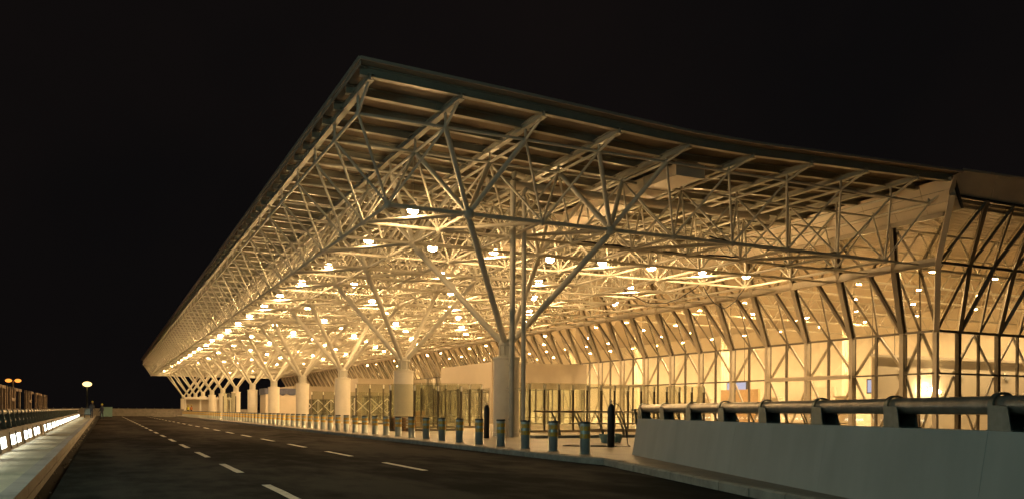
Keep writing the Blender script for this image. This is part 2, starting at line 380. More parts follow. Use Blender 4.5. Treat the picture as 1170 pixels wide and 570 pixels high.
for k in range(10):
    s0 = .02+1.95*k
    m = MB(); ring = []
    for q in range(25):
        a = math.pi*(-.12)+q/24*math.pi*1.24; ring.append((.113*math.cos(a), .265+.113*math.sin(a)))
    vs = []; n = len(ring)
    for (cx, cz) in ring:
        for rr in (1, 1.2):
            for ss in (-.04, .04):
                vs.append(wl(s0+ss, cx*rr, .265+(cz-.265)*rr))
    fs = []
    for i in range(n-1):
        a = i*4; b = a+4; fs += [(a,a+1,b+1,b),(a+2,b+2,b+3,a+3),(a,b,b+2,a+2),(a+1,a+3,b+3,b+1)]
    m.add(vs, fs); part(m, 'pipe_clamp', M['bracket'], pr_)
    m = MB()
    for n_ in (-.125, .11):
        p = [wl(s0-.03,n_,0), wl(s0+.32,n_,0), wl(s0+.26,n_,.25), wl(s0-.03,n_,.27)]; m.slab(*p, .014)
    m.add([wl(s0-.03,-.12,0),wl(s0-.03,.12,0),wl(s0-.03,.12,.2),wl(s0-.03,-.12,.2)],[(0,1,2,3)])
    m.beam(wl(s0-.06,0,.006), wl(s0+.34,0,.006), .27, .012)
    for ss in (.02, .26):
        for n_ in (-.1, .1):
            p = Vector(wl(s0+ss,n_*1.15,0)); m.tube(p+Vector((0,0,.01)), p+Vector((0,0,.03)), .014, 6)
    part(m, 'bracket_post', M['bracket'], pr_)

# ------------------------------------------------------------------ bollards
bo = empty('bollard', (11.45, 19.57, PZ), '', 'bollard', 'bollards along the pavement edge')
m = MB(); m.lathe((0,0,0), [(.165,0),(.165,.012),(.14,.014),(.14,.80)], 28)
for p in m.sm: pass
o = part(m, 'post', M['bollard'], bo)
for poly in o.data.polygons: poly.use_smooth = len(poly.vertices) == 4
m = MB(); m.lathe((0,0,0), [(.142,.80),(.146,.805),(.146,.84),(.135,.855)], 28); part(m, 'cap', M['bollard_cap'], bo)
for z in (.47, .67):
    m = MB()
    for q in range(8):
        if True:
            a0 = 2*math.pi*q/8+.04; a1 = 2*math.pi*(q+1)/8-.04; vs = []
            for t in range(5):
                a = a0+(a1-a0)*t/4
                for rr, zz in ((.1425, z-.06), (.1425, z+.06)): vs.append((rr*math.cos(a), rr*math.sin(a), zz))
            m.add(vs, [(2*t, 2*t+2, 2*t+3, 2*t+1) for t in range(4)], True)
    part(m, 'reflective_band', M['band'], bo)
ORD = ['first', 'second', 'third', 'fourth', 'fifth', 'sixth', 'seventh', 'eighth', 'ninth', 'tenth']
bolls = [bo]
for k in range(1, 74):
    if k == 44: continue
    c = copy_tree(bo); c.location = (11.45, 19.57+1.77*k, PZ); bolls.append(c)
    c.rotation_euler = (random.uniform(-.008,.008), random.uniform(-.008,.008), random.uniform(0, 6))
nm = lambda i: ORD[i] if i < 10 else f'{i+1}th' if (i+1) % 10 not in (1,2,3) or (i+1) in (11,12,13) else f'{i+1}' + {1:'st',2:'nd',3:'rd'}[(i+1)%10]
for i, c in enumerate(bolls):
    c['label'] = ('steel bollard nearest the camera, at the corner of the kerb' if i == 0 else
                  f'{nm(i)} steel bollard with amber bands counted from the grey barrier wall')

# ------------------------------------------------------------------ terminal building: roof and space frame
TB = empty('terminal_building', (24, 120, PZ), 'long glass terminal under a huge lit steel truss canopy', 'building')
TB.location = (0, 0, 0)
PROF = [(7.4,12.80),(10,12.72),(13.4,12.61),(17.7,12.44),(20.8,12.32),(24.2,12.34),(26.5,12.42),(30,12.53),(36.5,12.73),(44,12.95),(52,13.1),(80,13.1)]
def zt(x):
    for (a,za),(b,zb) in zip(PROF, PROF[1:]):
        if a <= x <= b: return za+(zb-za)*(x-a)/(b-a)
    return PROF[0][1] if x < PROF[0][0] else PROF[-1][1]
XL, YF, HB, HU = 7.45, 27.35, 8.96, 11.60
bx = [12.8+3.26*i for i in range(-1, 8)]          # bottom node lines
ux = [7.91+3.26*j for j in range(0, 10)]          # top node lines
ux[-1] = 36.6
YC = [34.3+14.45*k for k in range(13)]
by = []
for yc in YC: by += [yc-3.3, yc, yc+3.3, yc+3.3+3.925]
by = [y for y in by if y < END-1]
uy = [by[0]-1.72]+[(a+b)/2 for a, b in zip(by, by[1:])]+[by[-1]+1.9]
P = {k: [] for k in ('bottom_chord','top_chord','web_brace','edge_strut','bay_diagonal')}
NB, NU, NT = [], [], []
rnd = lambda a: a
for i, x in enumerate(bx):
    for j, y in enumerate(by):
        tree = (i in (1, 3)) and j % 4 in (0, 2)
        (NT if tree else NB).append((x, y, HB))
        if i+1 < len(bx): P['bottom_chord'].append(((x,y,HB),(bx[i+1],y,HB),.088 if j < 1 or tree else .07))
        if j+1 < len(by): P['bottom_chord'].append(((x,y,HB),(x,by[j+1],HB),.07))
        for a in (i, i+1):
            for b in (j, j+1):
                if a < len(ux): P['web_brace'].append(((x,y,HB),(ux[a],uy[b],HU), .10 if tree else .050))
    if i == len(bx)-1:
        for y in by: P['bottom_chord'].append(((x,y,HB),(38.0,y,HB),.06))
for j in range(0, len(by)-1, 2):
    for i in range(len(bx)-1):
        if i % 2 == 0 or j % 4 == 0 and i < 3:
            P['bay_diagonal'].append(((bx[i], by[j+1], HB), (bx[i+1], by[j], HB), .085))
for a, x in enumerate(ux):
    for b, y in enumerate(uy):
        NU.append((x, y, HU))
        if a+1 < len(ux): P['top_chord'].append(((x,y,HU),(ux[a+1],y,HU),.055))
        if b+1 < len(uy): P['top_chord'].append(((x,y,HU),(x,uy[b+1],HU),.06))
        P['edge_strut'].append(((x,y,HU),(x,y,zt(x)-.56),.05))
        if b == 0: P['edge_strut'].append(((x,y,HU),(x,YF+.55,zt(x)-.5),.055))
def emit(name, items, m, build, near=100):
    items = sorted(items, key=lambda it: ((Vector(it[0])+Vector(it[1] if isinstance(it[1], tuple) else it[0]))/2-CAM).length)
    for it in items[:near]:
        mb = MB(); build(mb, it, True); mb.build(name, m).parent = TB
    if items[near:]:
        mb = MB()
        for it in items[near:]: build(mb, it, False)
        o = mb.build(name, m); o.parent = TB; o['kind'] = 'stuff'
pipe = lambda mb, it, near: mb.tube(it[0], it[1], it[2], 12 if near else 7, caps=False)
for k_, lst in P.items(): emit(k_, lst, M['steel'], pipe, 100 if k_ != 'bay_diagonal' else 60)
emit('truss_node', [(n, n, .15) for n in NB]+[(n, n, .11) for n in NU], M['steel'], lambda mb, it, near: mb.ball(it[0], it[2], 12 if near else 7, 8 if near else 5))
emit('tree_node', [(n, n, .24) for n in NT], M['steel'], lambda mb, it, near: mb.ball(it[0], it[2], 20 if near else 10, 12 if near else 6))
# deck
dk = MB(); xs = [XL+(36.5-XL)*i/24 for i in range(25)]
TH = .10
for a, b in zip(xs, xs[1:]):
    dk.quad((a,YF,zt(a)-TH),(a,END+1,zt(a)-TH),(b,END+1,zt(b)-TH),(b,YF,zt(b)-TH)); dk.quad((a,YF,zt(a)),(b,YF,zt(b)),(b,END+1,zt(b)),(a,END+1,zt(a)))
xs2 = [36.5,44,52,80]
for a, b in zip(xs2, xs2[1:]):
    dk.quad((a,YF+.05,zt(a)),(b,YF+.05,zt(b)),(b,END+1,zt(b)),(a,END+1,zt(a)))
deck = dk.build('roof_deck', M['deck']); deck.parent = TB
# fascia strips
m = MB()
for a, b in zip(xs, xs[1:]):
    m.beam((a,YF-.03,zt(a)-.05),(b,YF-.03,zt(b)-.05),.06,.10)
m.build('front_fascia', M['fascia']).parent = deck
m = MB(); m.beam((XL-.03,YF,zt(XL)-.06),(XL-.03,END+1,zt(XL)-.06),.06,.12); m.beam((XL+.02,YF,zt(XL)-.2),(XL+.02,END+1,zt(XL)-.2),.03,.12)
m.build('side_fascia', M['fascia']).parent = deck
m = MB(); m.beam((XL,END+1,zt(XL)-.06),(80,END+1,zt(XL)-.06),.06,.2); m.build('rear_fascia', M['fascia']).parent = deck
for x in ux:
    m = MB(); y = YF+.35; z = zt(x)-.45
    m.ibeam((x, y, z), (x, END+.6, z), .22, .24, .03); m.build('rafter', M['rafter']).parent = deck
y = YF+.5; pl = []
while y < END: pl.append(y); y += 1.81
m2 = MB()
for n, y in enumerate(pl):
    mb = MB() if n < 100 else m2
    px = [XL+.12+(36.3-XL)*i/12 for i in range(13)]
    for a, b in zip(px, px[1:]): mb.ibeam((a,y,zt(a)-.275),(b,y,zt(b)-.275),.24,.32,.03)
    if n < 100: mb.build('purlin', M['purlin']).parent = deck
o = m2.build('purlin', M['purlin']); o.parent = deck; o['kind'] = 'stuff'

# ducts, down pipes
m = MB(); m.box(21.7, 23.0, 29.6, 92, 11.25, 11.75); m.box(21.6,23.1,29.5,29.62,11.2,11.8)
for yy in range(32, 92, 3): m.box(21.66, 23.04, yy, yy+.06, 11.21, 11.79)
m.build('air_duct', M['panel'], bevel=.01).parent = TB
m = MB(); m.tube((14.6, 33.3, 11.0), (30, 33.3, 11.0), .17, 16, caps=True)
m.build('air_duct', M['panel']).parent = TB
for (x, y, zt_, r) in ((15.66, 32.95, 11.05, .125), (16.15, 32.85, 10.4, .10)):
    m = MB(); m.tube((x,y,PZ),(x,y,zt_), r, 18)
    z = .9
    while z < zt_: m.tube((x,y,z),(x,y,z+.05), r*1.22, 18); z += 1.15
    m.path([(x,y,zt_-.02),(x+.02,y+.03,zt_+.25),(x+.2,y+.25,zt_+.4),(x+.8,y+.6,zt_+.42)], r, 14)
    m.box(x-r-.05, x+r+.05, y-.02, y+.25, 2.2, 2.26)
    m.build('down_pipe', M['steel']).parent = TB

# ------------------------------------------------------------------ facade
def mb_(): return MB()
bay = 3.58; Y0 = 31.5; nb = int((END-2-Y0)/bay)
ZB, ZM, ZT = 5.68, 8.95, 11.05
def base(y): return Vector((40.0, y, ZB))
sh1 = lambda k: -.55-.95*math.exp(-k*.9)
def mid(y, k=9): return Vector((38.25, y+sh1(k), ZM))
def topn(y, k=9): return Vector((37.3, y-.9-1.7*math.exp(-k*.9), ZT))
panes, panes_far = [], []
mains = [Y0 + (2.1 if k else 0) + bay*(k-1 if k else 0) for k in range(nb+1)]
def cat_pane(lst, a, b, c, d, name, m): lst.append((a, b, c, d, name, m))
G = []; MU = []; RB = []; TR = []; BR = []
for k, y in enumerate(mains[:-1]):
    yn = mains[k+1]; ym = (y+yn)/2
    # lower tier
    for (a, b) in ((y, ym), (ym, yn)):
        for (z0, z1) in ((PZ, 3.42), (3.42, ZB)): G.append(((40,a,z0),(40,b,z0),(40,b,z1),(40,a,z1),'glass'))
    MU.append(((40.0,yn,PZ),(40.0,yn,ZB),.24,.26,'mull_l'))
    MU.append(((40.0,ym,PZ),(40.0,ym,ZB),.10,.16,'mull'))
    for q in (0, 1): BR.append(((40.28,ym,ZB-.05),(40.28,(y if q==0 else yn),3.45),.10,.14,'mull_l'))
    for q in (0, 1): BR.append(((40.28,(y if q==0 else yn),3.3),(40.28,ym,PZ+.2),.09,.12,'mull_l'))
    door = (k % 6 in (2, 3))
    TR.append(((39.95,y,3.42),(39.95,yn,3.42),.30 if door else .10,.24 if door else .10,'mull_l' if door else 'mull'))
    # slanted tiers
    MU.append(((40.1,yn,PZ),(40.1,yn,ZB),.38,.14,'mull'))
    M0, M1, Mm = mid(y,k), mid(yn,k+1), (mid(y,k)+mid(yn,k+1))/2+Vector((0,-.1,0))
    T0, T1 = topn(y,k), topn(yn,k+1); Tm = (T0+T1)/2
    B0, B1, Bm = base(y), base(yn), base(ym)
    G.append((tuple(B0),tuple(Bm),tuple(Mm),tuple(M0),'glass_s')); G.append((tuple(Bm),tuple(B1),tuple(M1),tuple(Mm),'glass_s'))
    G.append((tuple(M0),tuple(Mm),tuple(Tm),tuple(T0),'glass_s')); G.append((tuple(Mm),tuple(M1),tuple(T1),tuple(Tm),'glass_s'))
    e = Vector((-.12,0,.05)); gk = Vector((.06,0,0))
    RB.append((B1+e, M1+e, .24, .24, 'mull_l')); RB.append((B1+e*.6+Vector((0,.12,.1)), (Vector(M1)+Vector((0,1.75,0)))+e*.6, .18, .2, 'mull_l'))
    RB.append((M1+e, T1+e, .2, .2, 'mull_l')); RB.append((B1+gk, M1+gk, .40, .12, 'mull')); RB.append((B1+gk+Vector((0,.12,.1)), (Vector(M1)+Vector((0,1.75,0)))+gk, .34, .12, 'mull')); RB.append((M1+gk, T1+gk, .34, .1, 'mull'))
    i_ = Vector((.14,0,-.06))
    RB.append((Bm+i_, Mm+i_, .08, .10, 'mull')); RB.append((Bm+i_, M1+i_, .08, .10, 'mull'))
    RB.append((Mm+i_, T1+i_, .09, .12, 'mull')); RB.append((Mm+i_, T0+i_, .09, .12, 'mull'))
    if k == 0: RB.append((B0+i_, Mm+i_, .1, .14, 'mull'))
    TR.append((B0+Vector((-.03,0,0)), B1+Vector((-.03,0,0)), .12, .12, 'mull'))
    TR.append((M0+Vector((-.1,0,.05)), M1+Vector((-.1,0,.05)), .16, .42, 'mull_l'))
    TR.append((T0+Vector((-.08,0,0)), T1+Vector((-.08,0,0)), .16, .22, 'mull_l'))
# end face (parallel to x)
ex = [40.0, 41.76, 43.4, 45.0, 46.7, 48.3, 49.95, 51.6, 53.2, 54.8, 56.5, 58.1, 59.8, 61.4, 63.0, 64.7, 66.3]
def eb(x): return Vector((x, Y0, ZB))
def em(x): return Vector((x-.9-.85*math.exp(-(x-40)*.5), 30.0, ZM))
def et(x): return Vector((x-1.75-1.65*math.exp(-(x-40)*.35), 28.05, 11.72))
EE = []
for n in range(len(ex)-1):
    a, b = ex[n], ex[n+1]
    for (z0, z1) in ((PZ, 3.42), (3.42, ZB)): EE.append(((a,Y0,z0),(b,Y0,z0),(b,Y0,z1),(a,Y0,z1),'glass'))
    EE.append((tuple(eb(a)),tuple(eb(b)),tuple(em(b)),tuple(em(a)),'glass_s')); EE.append((tuple(em(a)),tuple(em(b)),tuple(et(b)),tuple(et(a)),'glass_s'))
    main = n % 2 == 0
    MU.append(((b,Y0,PZ),(b,Y0,ZB),.22 if main else .10,.24 if main else .14,'mull'))
    if main:
        BR.append(((b+ (0),Y0+.28,3.45),(ex[n+2] if n+2 < len(ex) else b,Y0+.28,ZB-.05),.09,.12,'mull_l'))
    elif n+2 < len(ex): BR.append(((b,Y0+.28,ZB-.05),(ex[n+2],Y0+.28,3.45),.09,.12,'mull_l'))
    BR.append(((a if main else b,Y0+.28,PZ+.2),(b if main else a,Y0+.28,3.3),.08,.12,'mull_l'))
    TR.append(((a,Y0-.05,3.42),(b,Y0-.05,3.42),.10,.10,'mull'))
    for f_ in (eb, em, et): TR.append((f_(a)+Vector((0,-.04,0)), f_(b)+Vector((0,-.04,0)), .12, .14, 'mull'))
    o_ = Vector((0,-.1,.03))
    w_ = .20 if main else .09
    RB.append((eb(b)+o_, em(b)+o_, w_, w_, 'mull')); RB.append((em(b)+o_, et(b)+o_, w_*.9, w_, 'mull'))
    c = ex[n+2] if n+2 < len(ex) else None
    if main and c:
        RB.append((eb(b)+o_*1.6, em(c)+o_*1.6, .18, .18, 'mull')); RB.append((em(b)+o_*1.5, et(c)+o_*1.5, .10, .12, 'mull'))
    elif c: RB.append((eb(b)+o_, em(c)+o_, .08, .1, 'mull')); RB.append((em(b)+o_*1.5, et(c)+o_*1.5, .15, .16, 'mull'))
    if n == 0:
        RB.append((eb(a)+o_, em(b)+o_, .09, .12, 'mull')); RB.append((em(a)+o_, et(b)+o_, .09, .12, 'mull'))
def emit2(name, lst, build, near=100):
    by_m = {}
    for it in lst: by_m.setdefault(it[-1], []).append(it)
    lst2 = sorted(lst, key=lambda it: ((Vector(it[0])+Vector(it[1]))/2-CAM).length)
    nearset = lst2[:near]; far = lst2[near:]
    for it in nearset:
        mb = MB(); build(mb, it); mb.build(name, M[it[-1]]).parent = TB
    if far:
        mb = MB(); mats = []; idx = []
        for it in far:
            n0 = len(mb.f); build(mb, it)
            if it[-1] not in mats: mats.append(it[-1])
            idx += [mats.index(it[-1])]*(len(mb.f)-n0)
        o = mb.build(name, M[mats[0]]); o.parent = TB; o['kind'] = 'stuff'
        for q in mats[1:]: o.data.materials.append(M[q])
        o.data.polygons.foreach_set('material_index', idx)
bm_ = lambda mb, it: mb.beam(it[0], it[1], it[2], it[3])
emit2('mullion', MU, bm_); emit2('facade_rib', RB, bm_); emit2('transom', TR, bm_); emit2('wind_brace', BR, bm_)
emit2('glass_pane', G+EE, lambda mb, it: mb.quad(*it[:4]))
m = MB()
cp = [Vector((40,Y0,PZ)), Vector((40,Y0,ZB)), Vector((38.2,30.0,ZM)), Vector((36.62,28.0,11.75))]
m.beam(cp[0]+Vector((0,0,0)), cp[1], .2, .26)
for a, b in zip(cp[1:], cp[2:]): m.beam(a+Vector((-.12,-.12,0)), b+Vector((-.12,-.12,0)), .26, .34, up=(1,1,0))
m.build('corner_post', M['panel']).parent = TB
# cream soffit panels
y = 28.0; n = 0
while y < END-1:
    y2 = y+1.8
    def S(yy, t):
        x = 37.25+( -1.15*t); z = ZT+.10+(12.45-ZT-.1)*(t**1.0)-.10*math.sin(math.pi*t); return (x, yy, z)
    m = MB(); sh = .35
    for t0, t1 in ((0,.36),(.375,.70),(.715,1)):
        m.slab(S(y+.01-sh*t0,t0), S(y2-.01-sh*t0,t0), S(y2-.01-sh*t1,t1), S(y+.01-sh*t1,t1), .03)
    o = m.build('soffit_panel', M['panel']); o.parent = TB
    y = y2; n += 1
    if n == 99: break
m = MB()
while y < END-1:
    y2 = y+1.8; m.slab(S(y+.01,0), S(y2-.01,0), S(y2-.01,1), S(y+.01,1), .03); y = y2
if m.v: o = m.build('soffit_panel', M['panel']); o.parent = TB; o['kind'] = 'stuff'
m = MB(); m.quad((37.33,27.9,ZT+.1),(37.33,END,ZT+.1),(36.2,END,12.5),(36.2,27.5,12.5)); m.build('soffit_backing', M['joint']).parent = TB
m = MB()
m.slab((36.0,27.42,12.42),(36.45,27.36,12.66),(36.62,28.0,11.72),(36.3,27.95,11.75),.03)
m.build('corner_cap_panel', M['panel']).parent = TB
# fascia panels over the end face
x = 36.5
while x < 79:
    x2 = x+2.5
    m = MB(); m.slab((x+.01,YF,zt(x)-.02),(x2-.01,YF,zt(x2)-.02),(x2-.01-.9*0+.45,28.02,11.80),(x+.01+.45,28.02,11.80) if x > 36.6 else (36.7,28.02,11.80),.04)
    m.slab((x+.01,YF-.02,zt(x)+.1),(x2-.01,YF-.02,zt(x2)+.1),(x2-.01,YF-.02,zt(x2)-.015),(x+.01,YF-.02,zt(x)-.015),.04)
    m.build('end_fascia_panel', M['endfascia']).parent = TB; x = x2
m = MB(); [m.quad((a,YF+.16,zt(a)-.06),(b,YF+.16,zt(b)-.06),(b,28.05,11.92),(a,28.05,11.92)) for a, b in ((37.0,44),(44,52),(52,80))]; m.build('fascia_backing', M['joint']).parent = TB
# hall interior
VL = []
m = MB(); m.quad((40,Y0,PZ+.004),(75,Y0,PZ+.004),(75,END-2,PZ+.004),(40,END-2,PZ+.004)); m.build('hall_floor', M['int_floor']).parent = TB
m = MB()
m.box(75, 75.3, Y0-1, END-2, PZ, 12.9); m.box(40, 75, END-2.3, END-2, PZ, 12.0); m.build('hall_wall', M['int_wall']).parent = TB
m = MB(); m.box(66.3, 75, Y0-.1, Y0+.2, PZ, 12.9); m.build('hall_wall', M['int_wall']).parent = TB
m = MB()
yy = 29.0
while yy < END-3: m.box(37.6, 75, yy, yy+.42, 11.55, 11.6); yy += .5
m.quad((37.5,28.7,11.7),(37.5,END-3,11.7),(75,END-3,11.7),(75,28.7,11.7)); m.build('hall_ceiling', M['int_ceil']).parent = TB
m = MB(); m.box(41.2, 62, 36.5, 36.8, PZ, 4.75); m.box(40.6,62,36.3,36.5,4.6,4.75)
part_w = m.build('partition_wall', M['int_wall']); part_w.parent = TB
for x in (43.3, 45.2, 48.6, 53, 57):
    m = MB(); m.tube((x,36.5,3.7),(x,36.42,3.7),.28,24); m.tube((x,36.43,3.7),(x,36.40,3.7),.2,24); m.build('round_vent', M['white']).parent = part_w
for yc in YC[1:]:
    m = MB(); m.tube((52,yc,PZ),(52,yc,11.5),.4,20); m.build('hall_column', M['int_wall']).parent = TB
for yc in (33.2, 38, 43, 50, 57, 64):
    m = MB(); z0_, z1_ = 9.3, 11.3
    m.tube((39.2,yc,z0_),(74,yc,z0_),.08,8); m.tube((38.4,yc,z1_),(74,yc,z1_),.08,8)
    xx = 39.2
    while xx < 73: m.tube((xx,yc,z0_),(xx+1.6,yc,z1_),.05,7); m.tube((xx+1.6,yc,z1_),(xx+3.2,yc,z0_),.05,7); xx += 3.2
    m.build('roof_truss', M['steel']).parent = TB
for yy in range(66, 150, 6):
    m = MB(); m.box(58,60,yy,yy+2.6,PZ,1.35); m.box(57.9,60.1,yy-.1,yy+2.7,1.35,1.42); m.build('counter_desk', M['white']).parent = TB
for yy in (44.3, 52, 62):
    m = MB(); m.box(46,46.2,yy,yy+4.5,PZ,3.1); m.build('partition_wall', M['orange'] if yy == 52 else M['int_wall']).parent = TB
for x, z in ((45.0, 2.75), (45.55, 2.75), (46.3, 2.6)):
    o = empty('wall_lamp', (x, 36.2, z), '', 'wall lamp', 'wall lamps in the end hall')
    o['label'] = {45.0: 'left wall lamp of three behind the end glass', 45.55: 'middle wall lamp of three behind the end glass', 46.3: 'right, lower wall lamp of three behind the end glass'}[x]
    m = MB(); m.ball((0,0,0), .09, 10, 7); part(m, 'bulb', M['lamp_int2'], o); m = MB(); m.box(-.06,.06,.09,.14,-.1,.1); part(m, 'bracket', M['mull'], o)
for (x, y, z, lab) in ((47, 41, 3.1, 'blue-lit information screen in the hall nearest the end wall'), (49, 58, 3.4, 'blue-lit information screen in the hall behind the doors')):
    o = empty('information_screen', (x, y, z), lab, 'screen')
    m = MB(); m.box(-.1,.1,-1.3,1.3,-.5,.5); part(m, 'frame', M['black'], o); m = MB(); m.box(-.12,-.105,-1.2,1.2,-.42,.42); part(m, 'display', M['display'], o)
    m = MB(); m.tube((0,-.9,.5),(0,-.9,8),.03,6); m.tube((0,.9,.5),(0,.9,8),.03,6); part(m, 'hanger', M['mull'], o)
for yy in (40.5, 47, 54.5, 88, 101):
    m = MB(); m.box(43.4,43.7,yy,yy+1.2,PZ,2.3); m.box(43.3,43.8,yy-.05,yy+1.25,2.3,2.38); m.build('ticket_cabinet', M['int_wall']).parent = TB
for (x, y, lab) in ((33, 71, 'left added fill light inside the nearest entrance vestibule'), (37, 71, 'right added fill light inside the nearest entrance vestibule'),
                   (33, 115, 'left added fill light inside the middle entrance vestibule'), (37, 115, 'right added fill light inside the middle entrance vestibule'),
                   (35, 160, 'added fill light inside the farthest entrance vestibule')):
    VL.append((x, y, lab))
# entrance vestibules
def vest(x0, y0, y1, z1):
    m = MB(); m.box(x0, 39.7, y0, y0+.2, 3.25, z1); m.box(x0, x0+.2, y0+.2, y1, 3.25, z1); m.box(x0+.2, 39.7, y1-.2, y1, 3.25, z1); m.box(x0+.2,39.7,y0+.2,y1-.2,z1-.15,z1-.03)
    m.box(x0,x0+.5,y0-.02,y0+.5,PZ,3.25)
    v = m.build('entrance_vestibule', M['vestib'], bevel=.01); v.parent = TB
    n = 7
    for i in range(n):
        xa = x0+.6+(39.5-x0-.6)*i/n; xb = x0+.6+(39.5-x0-.6)*(i+1)/n
        g_ = MB(); g_.box(xa, xb, y0+.08, y0+.10, PZ, 3.22); g_.build('glass_panel', M['screen']).parent = v
        g_ = MB(); g_.box(xb-.05, xb+.05, y0+.02, y0+.16, PZ, 3.24); g_.build('door_frame', M['mull']).parent = v
    for i in range(5):
        ya = y0+.6+(y1-y0-.6)*i/5; yb = y0+.6+(y1-y0-.6)*(i+1)/5
        g_ = MB(); g_.box(x0+.08,x0+.10,ya,yb,PZ,3.22); g_.build('glass_panel', M['screen']).parent = v
        g_ = MB(); g_.box(x0+.02,x0+.16,yb-.05,yb+.05,PZ,3.24); g_.build('door_frame', M['mull']).parent = v
    return v
vest(30.2, 67.6, 80, 5.5); vest(30.2, 111, 124, 5.5); vest(30.2, 154, 168, 5.5)

# ------------------------------------------------------------------ tree columns
tcE = empty('tree_column', (16.03, YC[0], PZ), '', 'column', 'branching columns carrying the canopy')
m = MB(); m.lathe((0,0,0), [(.60,0),(.60,.18),(.575,.20),(.575,1.24),(.568,1.25),(.575,1.26),(.575,2.32),(.568,2.33),(.575,2.34),(.575,3.38),(.60,3.40),(.60,3.48)], 40)
o = part(m, 'drum', M['drum'], tcE)
m = MB(); m.lathe((0,0,0), [(.42,3.48),(.42,3.54),(.30,3.56),(.30,4.0),(.36,4.02),(.36,4.10),(.25,4.3)], 28)
for q in range(8):
    a = math.pi/4*q; m.beam((.33*math.cos(a),.33*math.sin(a),3.56),(.33*math.cos(a),.33*math.sin(a),4.05),.03,.10)
part(m, 'neck', M['steel'], tcE)
for sx in (-1, 1):
    for sy in (-1, 1):
        m = MB(); a = Vector((.10*sx,.10*sy,4.05)); b = Vector((3.23*sx if sx < 0 else 3.29, 3.3*sy, HB-PZ-.12))
        m.tube(a, a.lerp(b,.06), .10, 18, .135); m.tube(a.lerp(b,.06), a.lerp(b,.95), .135, 18); m.tube(a.lerp(b,.95), b, .135, 18, .09)
        part(m, 'branch', M['steel'], tcE)
tcE['label'] = 'nearest branching column, beside the two tall pipes'
for k in range(1, 13):
    c = copy_tree(tcE); c.location = (16.03, YC[k], PZ)
    c['label'] = f'{nm(k)} branching cream column counted from the two tall pipes' if k < 12 else 'farthest branching column, last at the dark far end of the canopy'

# ------------------------------------------------------------------ canopy lamps
lampE = empty('canopy_lamp', (11.17, 32.65, 9.25), '', 'lamp', 'bowl lamps hanging in the canopy truss')
m = MB(); m.lathe((0,0,0), [(.02,-.15),(.12,-.135),(.20,-.08),(.225,.0),(.21,.06)], 18)
o = part(m, 'glass_bowl', M['lamp'], lampE)
for poly in o.data.polygons: poly.use_smooth = True
m = MB(); m.lathe((0,0,0), [(.22,.06),(.22,.08),(.13,.13),(.05,.14)], 16); m.tube((0,0,.14),(0,0,HU-9.25-.1),.014,6); part(m, 'hanging_cap', M['steel'], lampE)
rows = [(by[j]+by[j+1])/2 for j in range(0, len(by)-1, 2)]
first = True; n = 0; lamps = []
for r_, y in enumerate(rows):
    for j in range(8):
        x = 11.17+3.26*j
        if r_ == 0 and j > 0 : continue
        if r_ > 1 and j > 0 and (j+r_) % 2: continue
        if r_ == 0: o = lampE
        else: o = copy_tree(lampE)
        o.location = (x+random.uniform(-.1,.1), y+random.uniform(-.15,.15), 9.27+random.uniform(-.05,.05)); lamps.append((o, r_, j)); n += 1
for nm_, f_ in (('dim', .45), ('bright', 1.5)):
    M['lamp_'+nm_] = mat('lamp_bowl_'+nm_, (.9, .8, .6), .4, emit=(1., .62, .265), estr=LAMP_E*f_)
bowl_of = lambda o: [c for c in o.children if c.name.startswith('glass_bowl')][0]
alt = {}
for nm_ in ('dim', 'bright'):
    me = bowl_of(lampE).data.copy(); me.materials[0] = M['lamp_'+nm_]; alt[nm_] = me
for o, r_, j in lamps:
    q = random.random()
    if r_ and q < .42: bowl_of(o).data = alt['dim' if q < .22 else 'bright']
    col = ['outer edge line', 'second line in from the edge', 'third line from the edge', 'fourth line from the edge', 'fifth line from the edge', 'sixth line from the edge', 'seventh line from the edge', 'line beside the glass facade'][j]
    o['label'] = f'lit bowl lamp under the canopy, {col}, {nm(r_)} from the front'
# hall ceiling downlights
dl = empty('ceiling_downlight', (0,0,0), '', 'ceiling light', 'downlights in the hall ceiling')
m = MB(); m.tube((0,0,-.05),(0,0,-.02),.13,14); part(m, 'disc', M['lamp_int'], dl)
m = MB(); m.tube((0,0,-.02),(0,0,.06),.19,16); m.tube((0,0,.06),(0,0,1.4),.012,5); part(m, 'rim', M['white'], dl)
first = True
for r_, y in enumerate([34.5+5.4*i for i in range(24)]):
    for j, x in enumerate((43.5, 49, 55, 62)):
        o = dl if first else copy_tree(dl); first = False
        o.location = (x, y, 9.52)
        o['label'] = f'round downlight in the hall ceiling, {nm(r_)} back from the end wall, {["beside the glass","second line in","third line in","deepest line"][j]}'

dv = None
for (x, y, lab) in VL:  # fill lights added to brighten the view into the vestibules
    if dv is None:
        dv = empty('vestibule_fill_light', (0,0,0), '', 'ceiling light', 'added fill lights in the entrance vestibules')
        m = MB(); m.tube((0,0,-.05),(0,0,-.02),.13,14); part(m, 'disc', M['lamp_int'], dv)
        m = MB(); m.tube((0,0,-.02),(0,0,.2),.17,16); part(m, 'rim', M['white'], dv); o = dv
    else: o = copy_tree(dv)
    o.location = (x, y, 5.12); o['label'] = lab
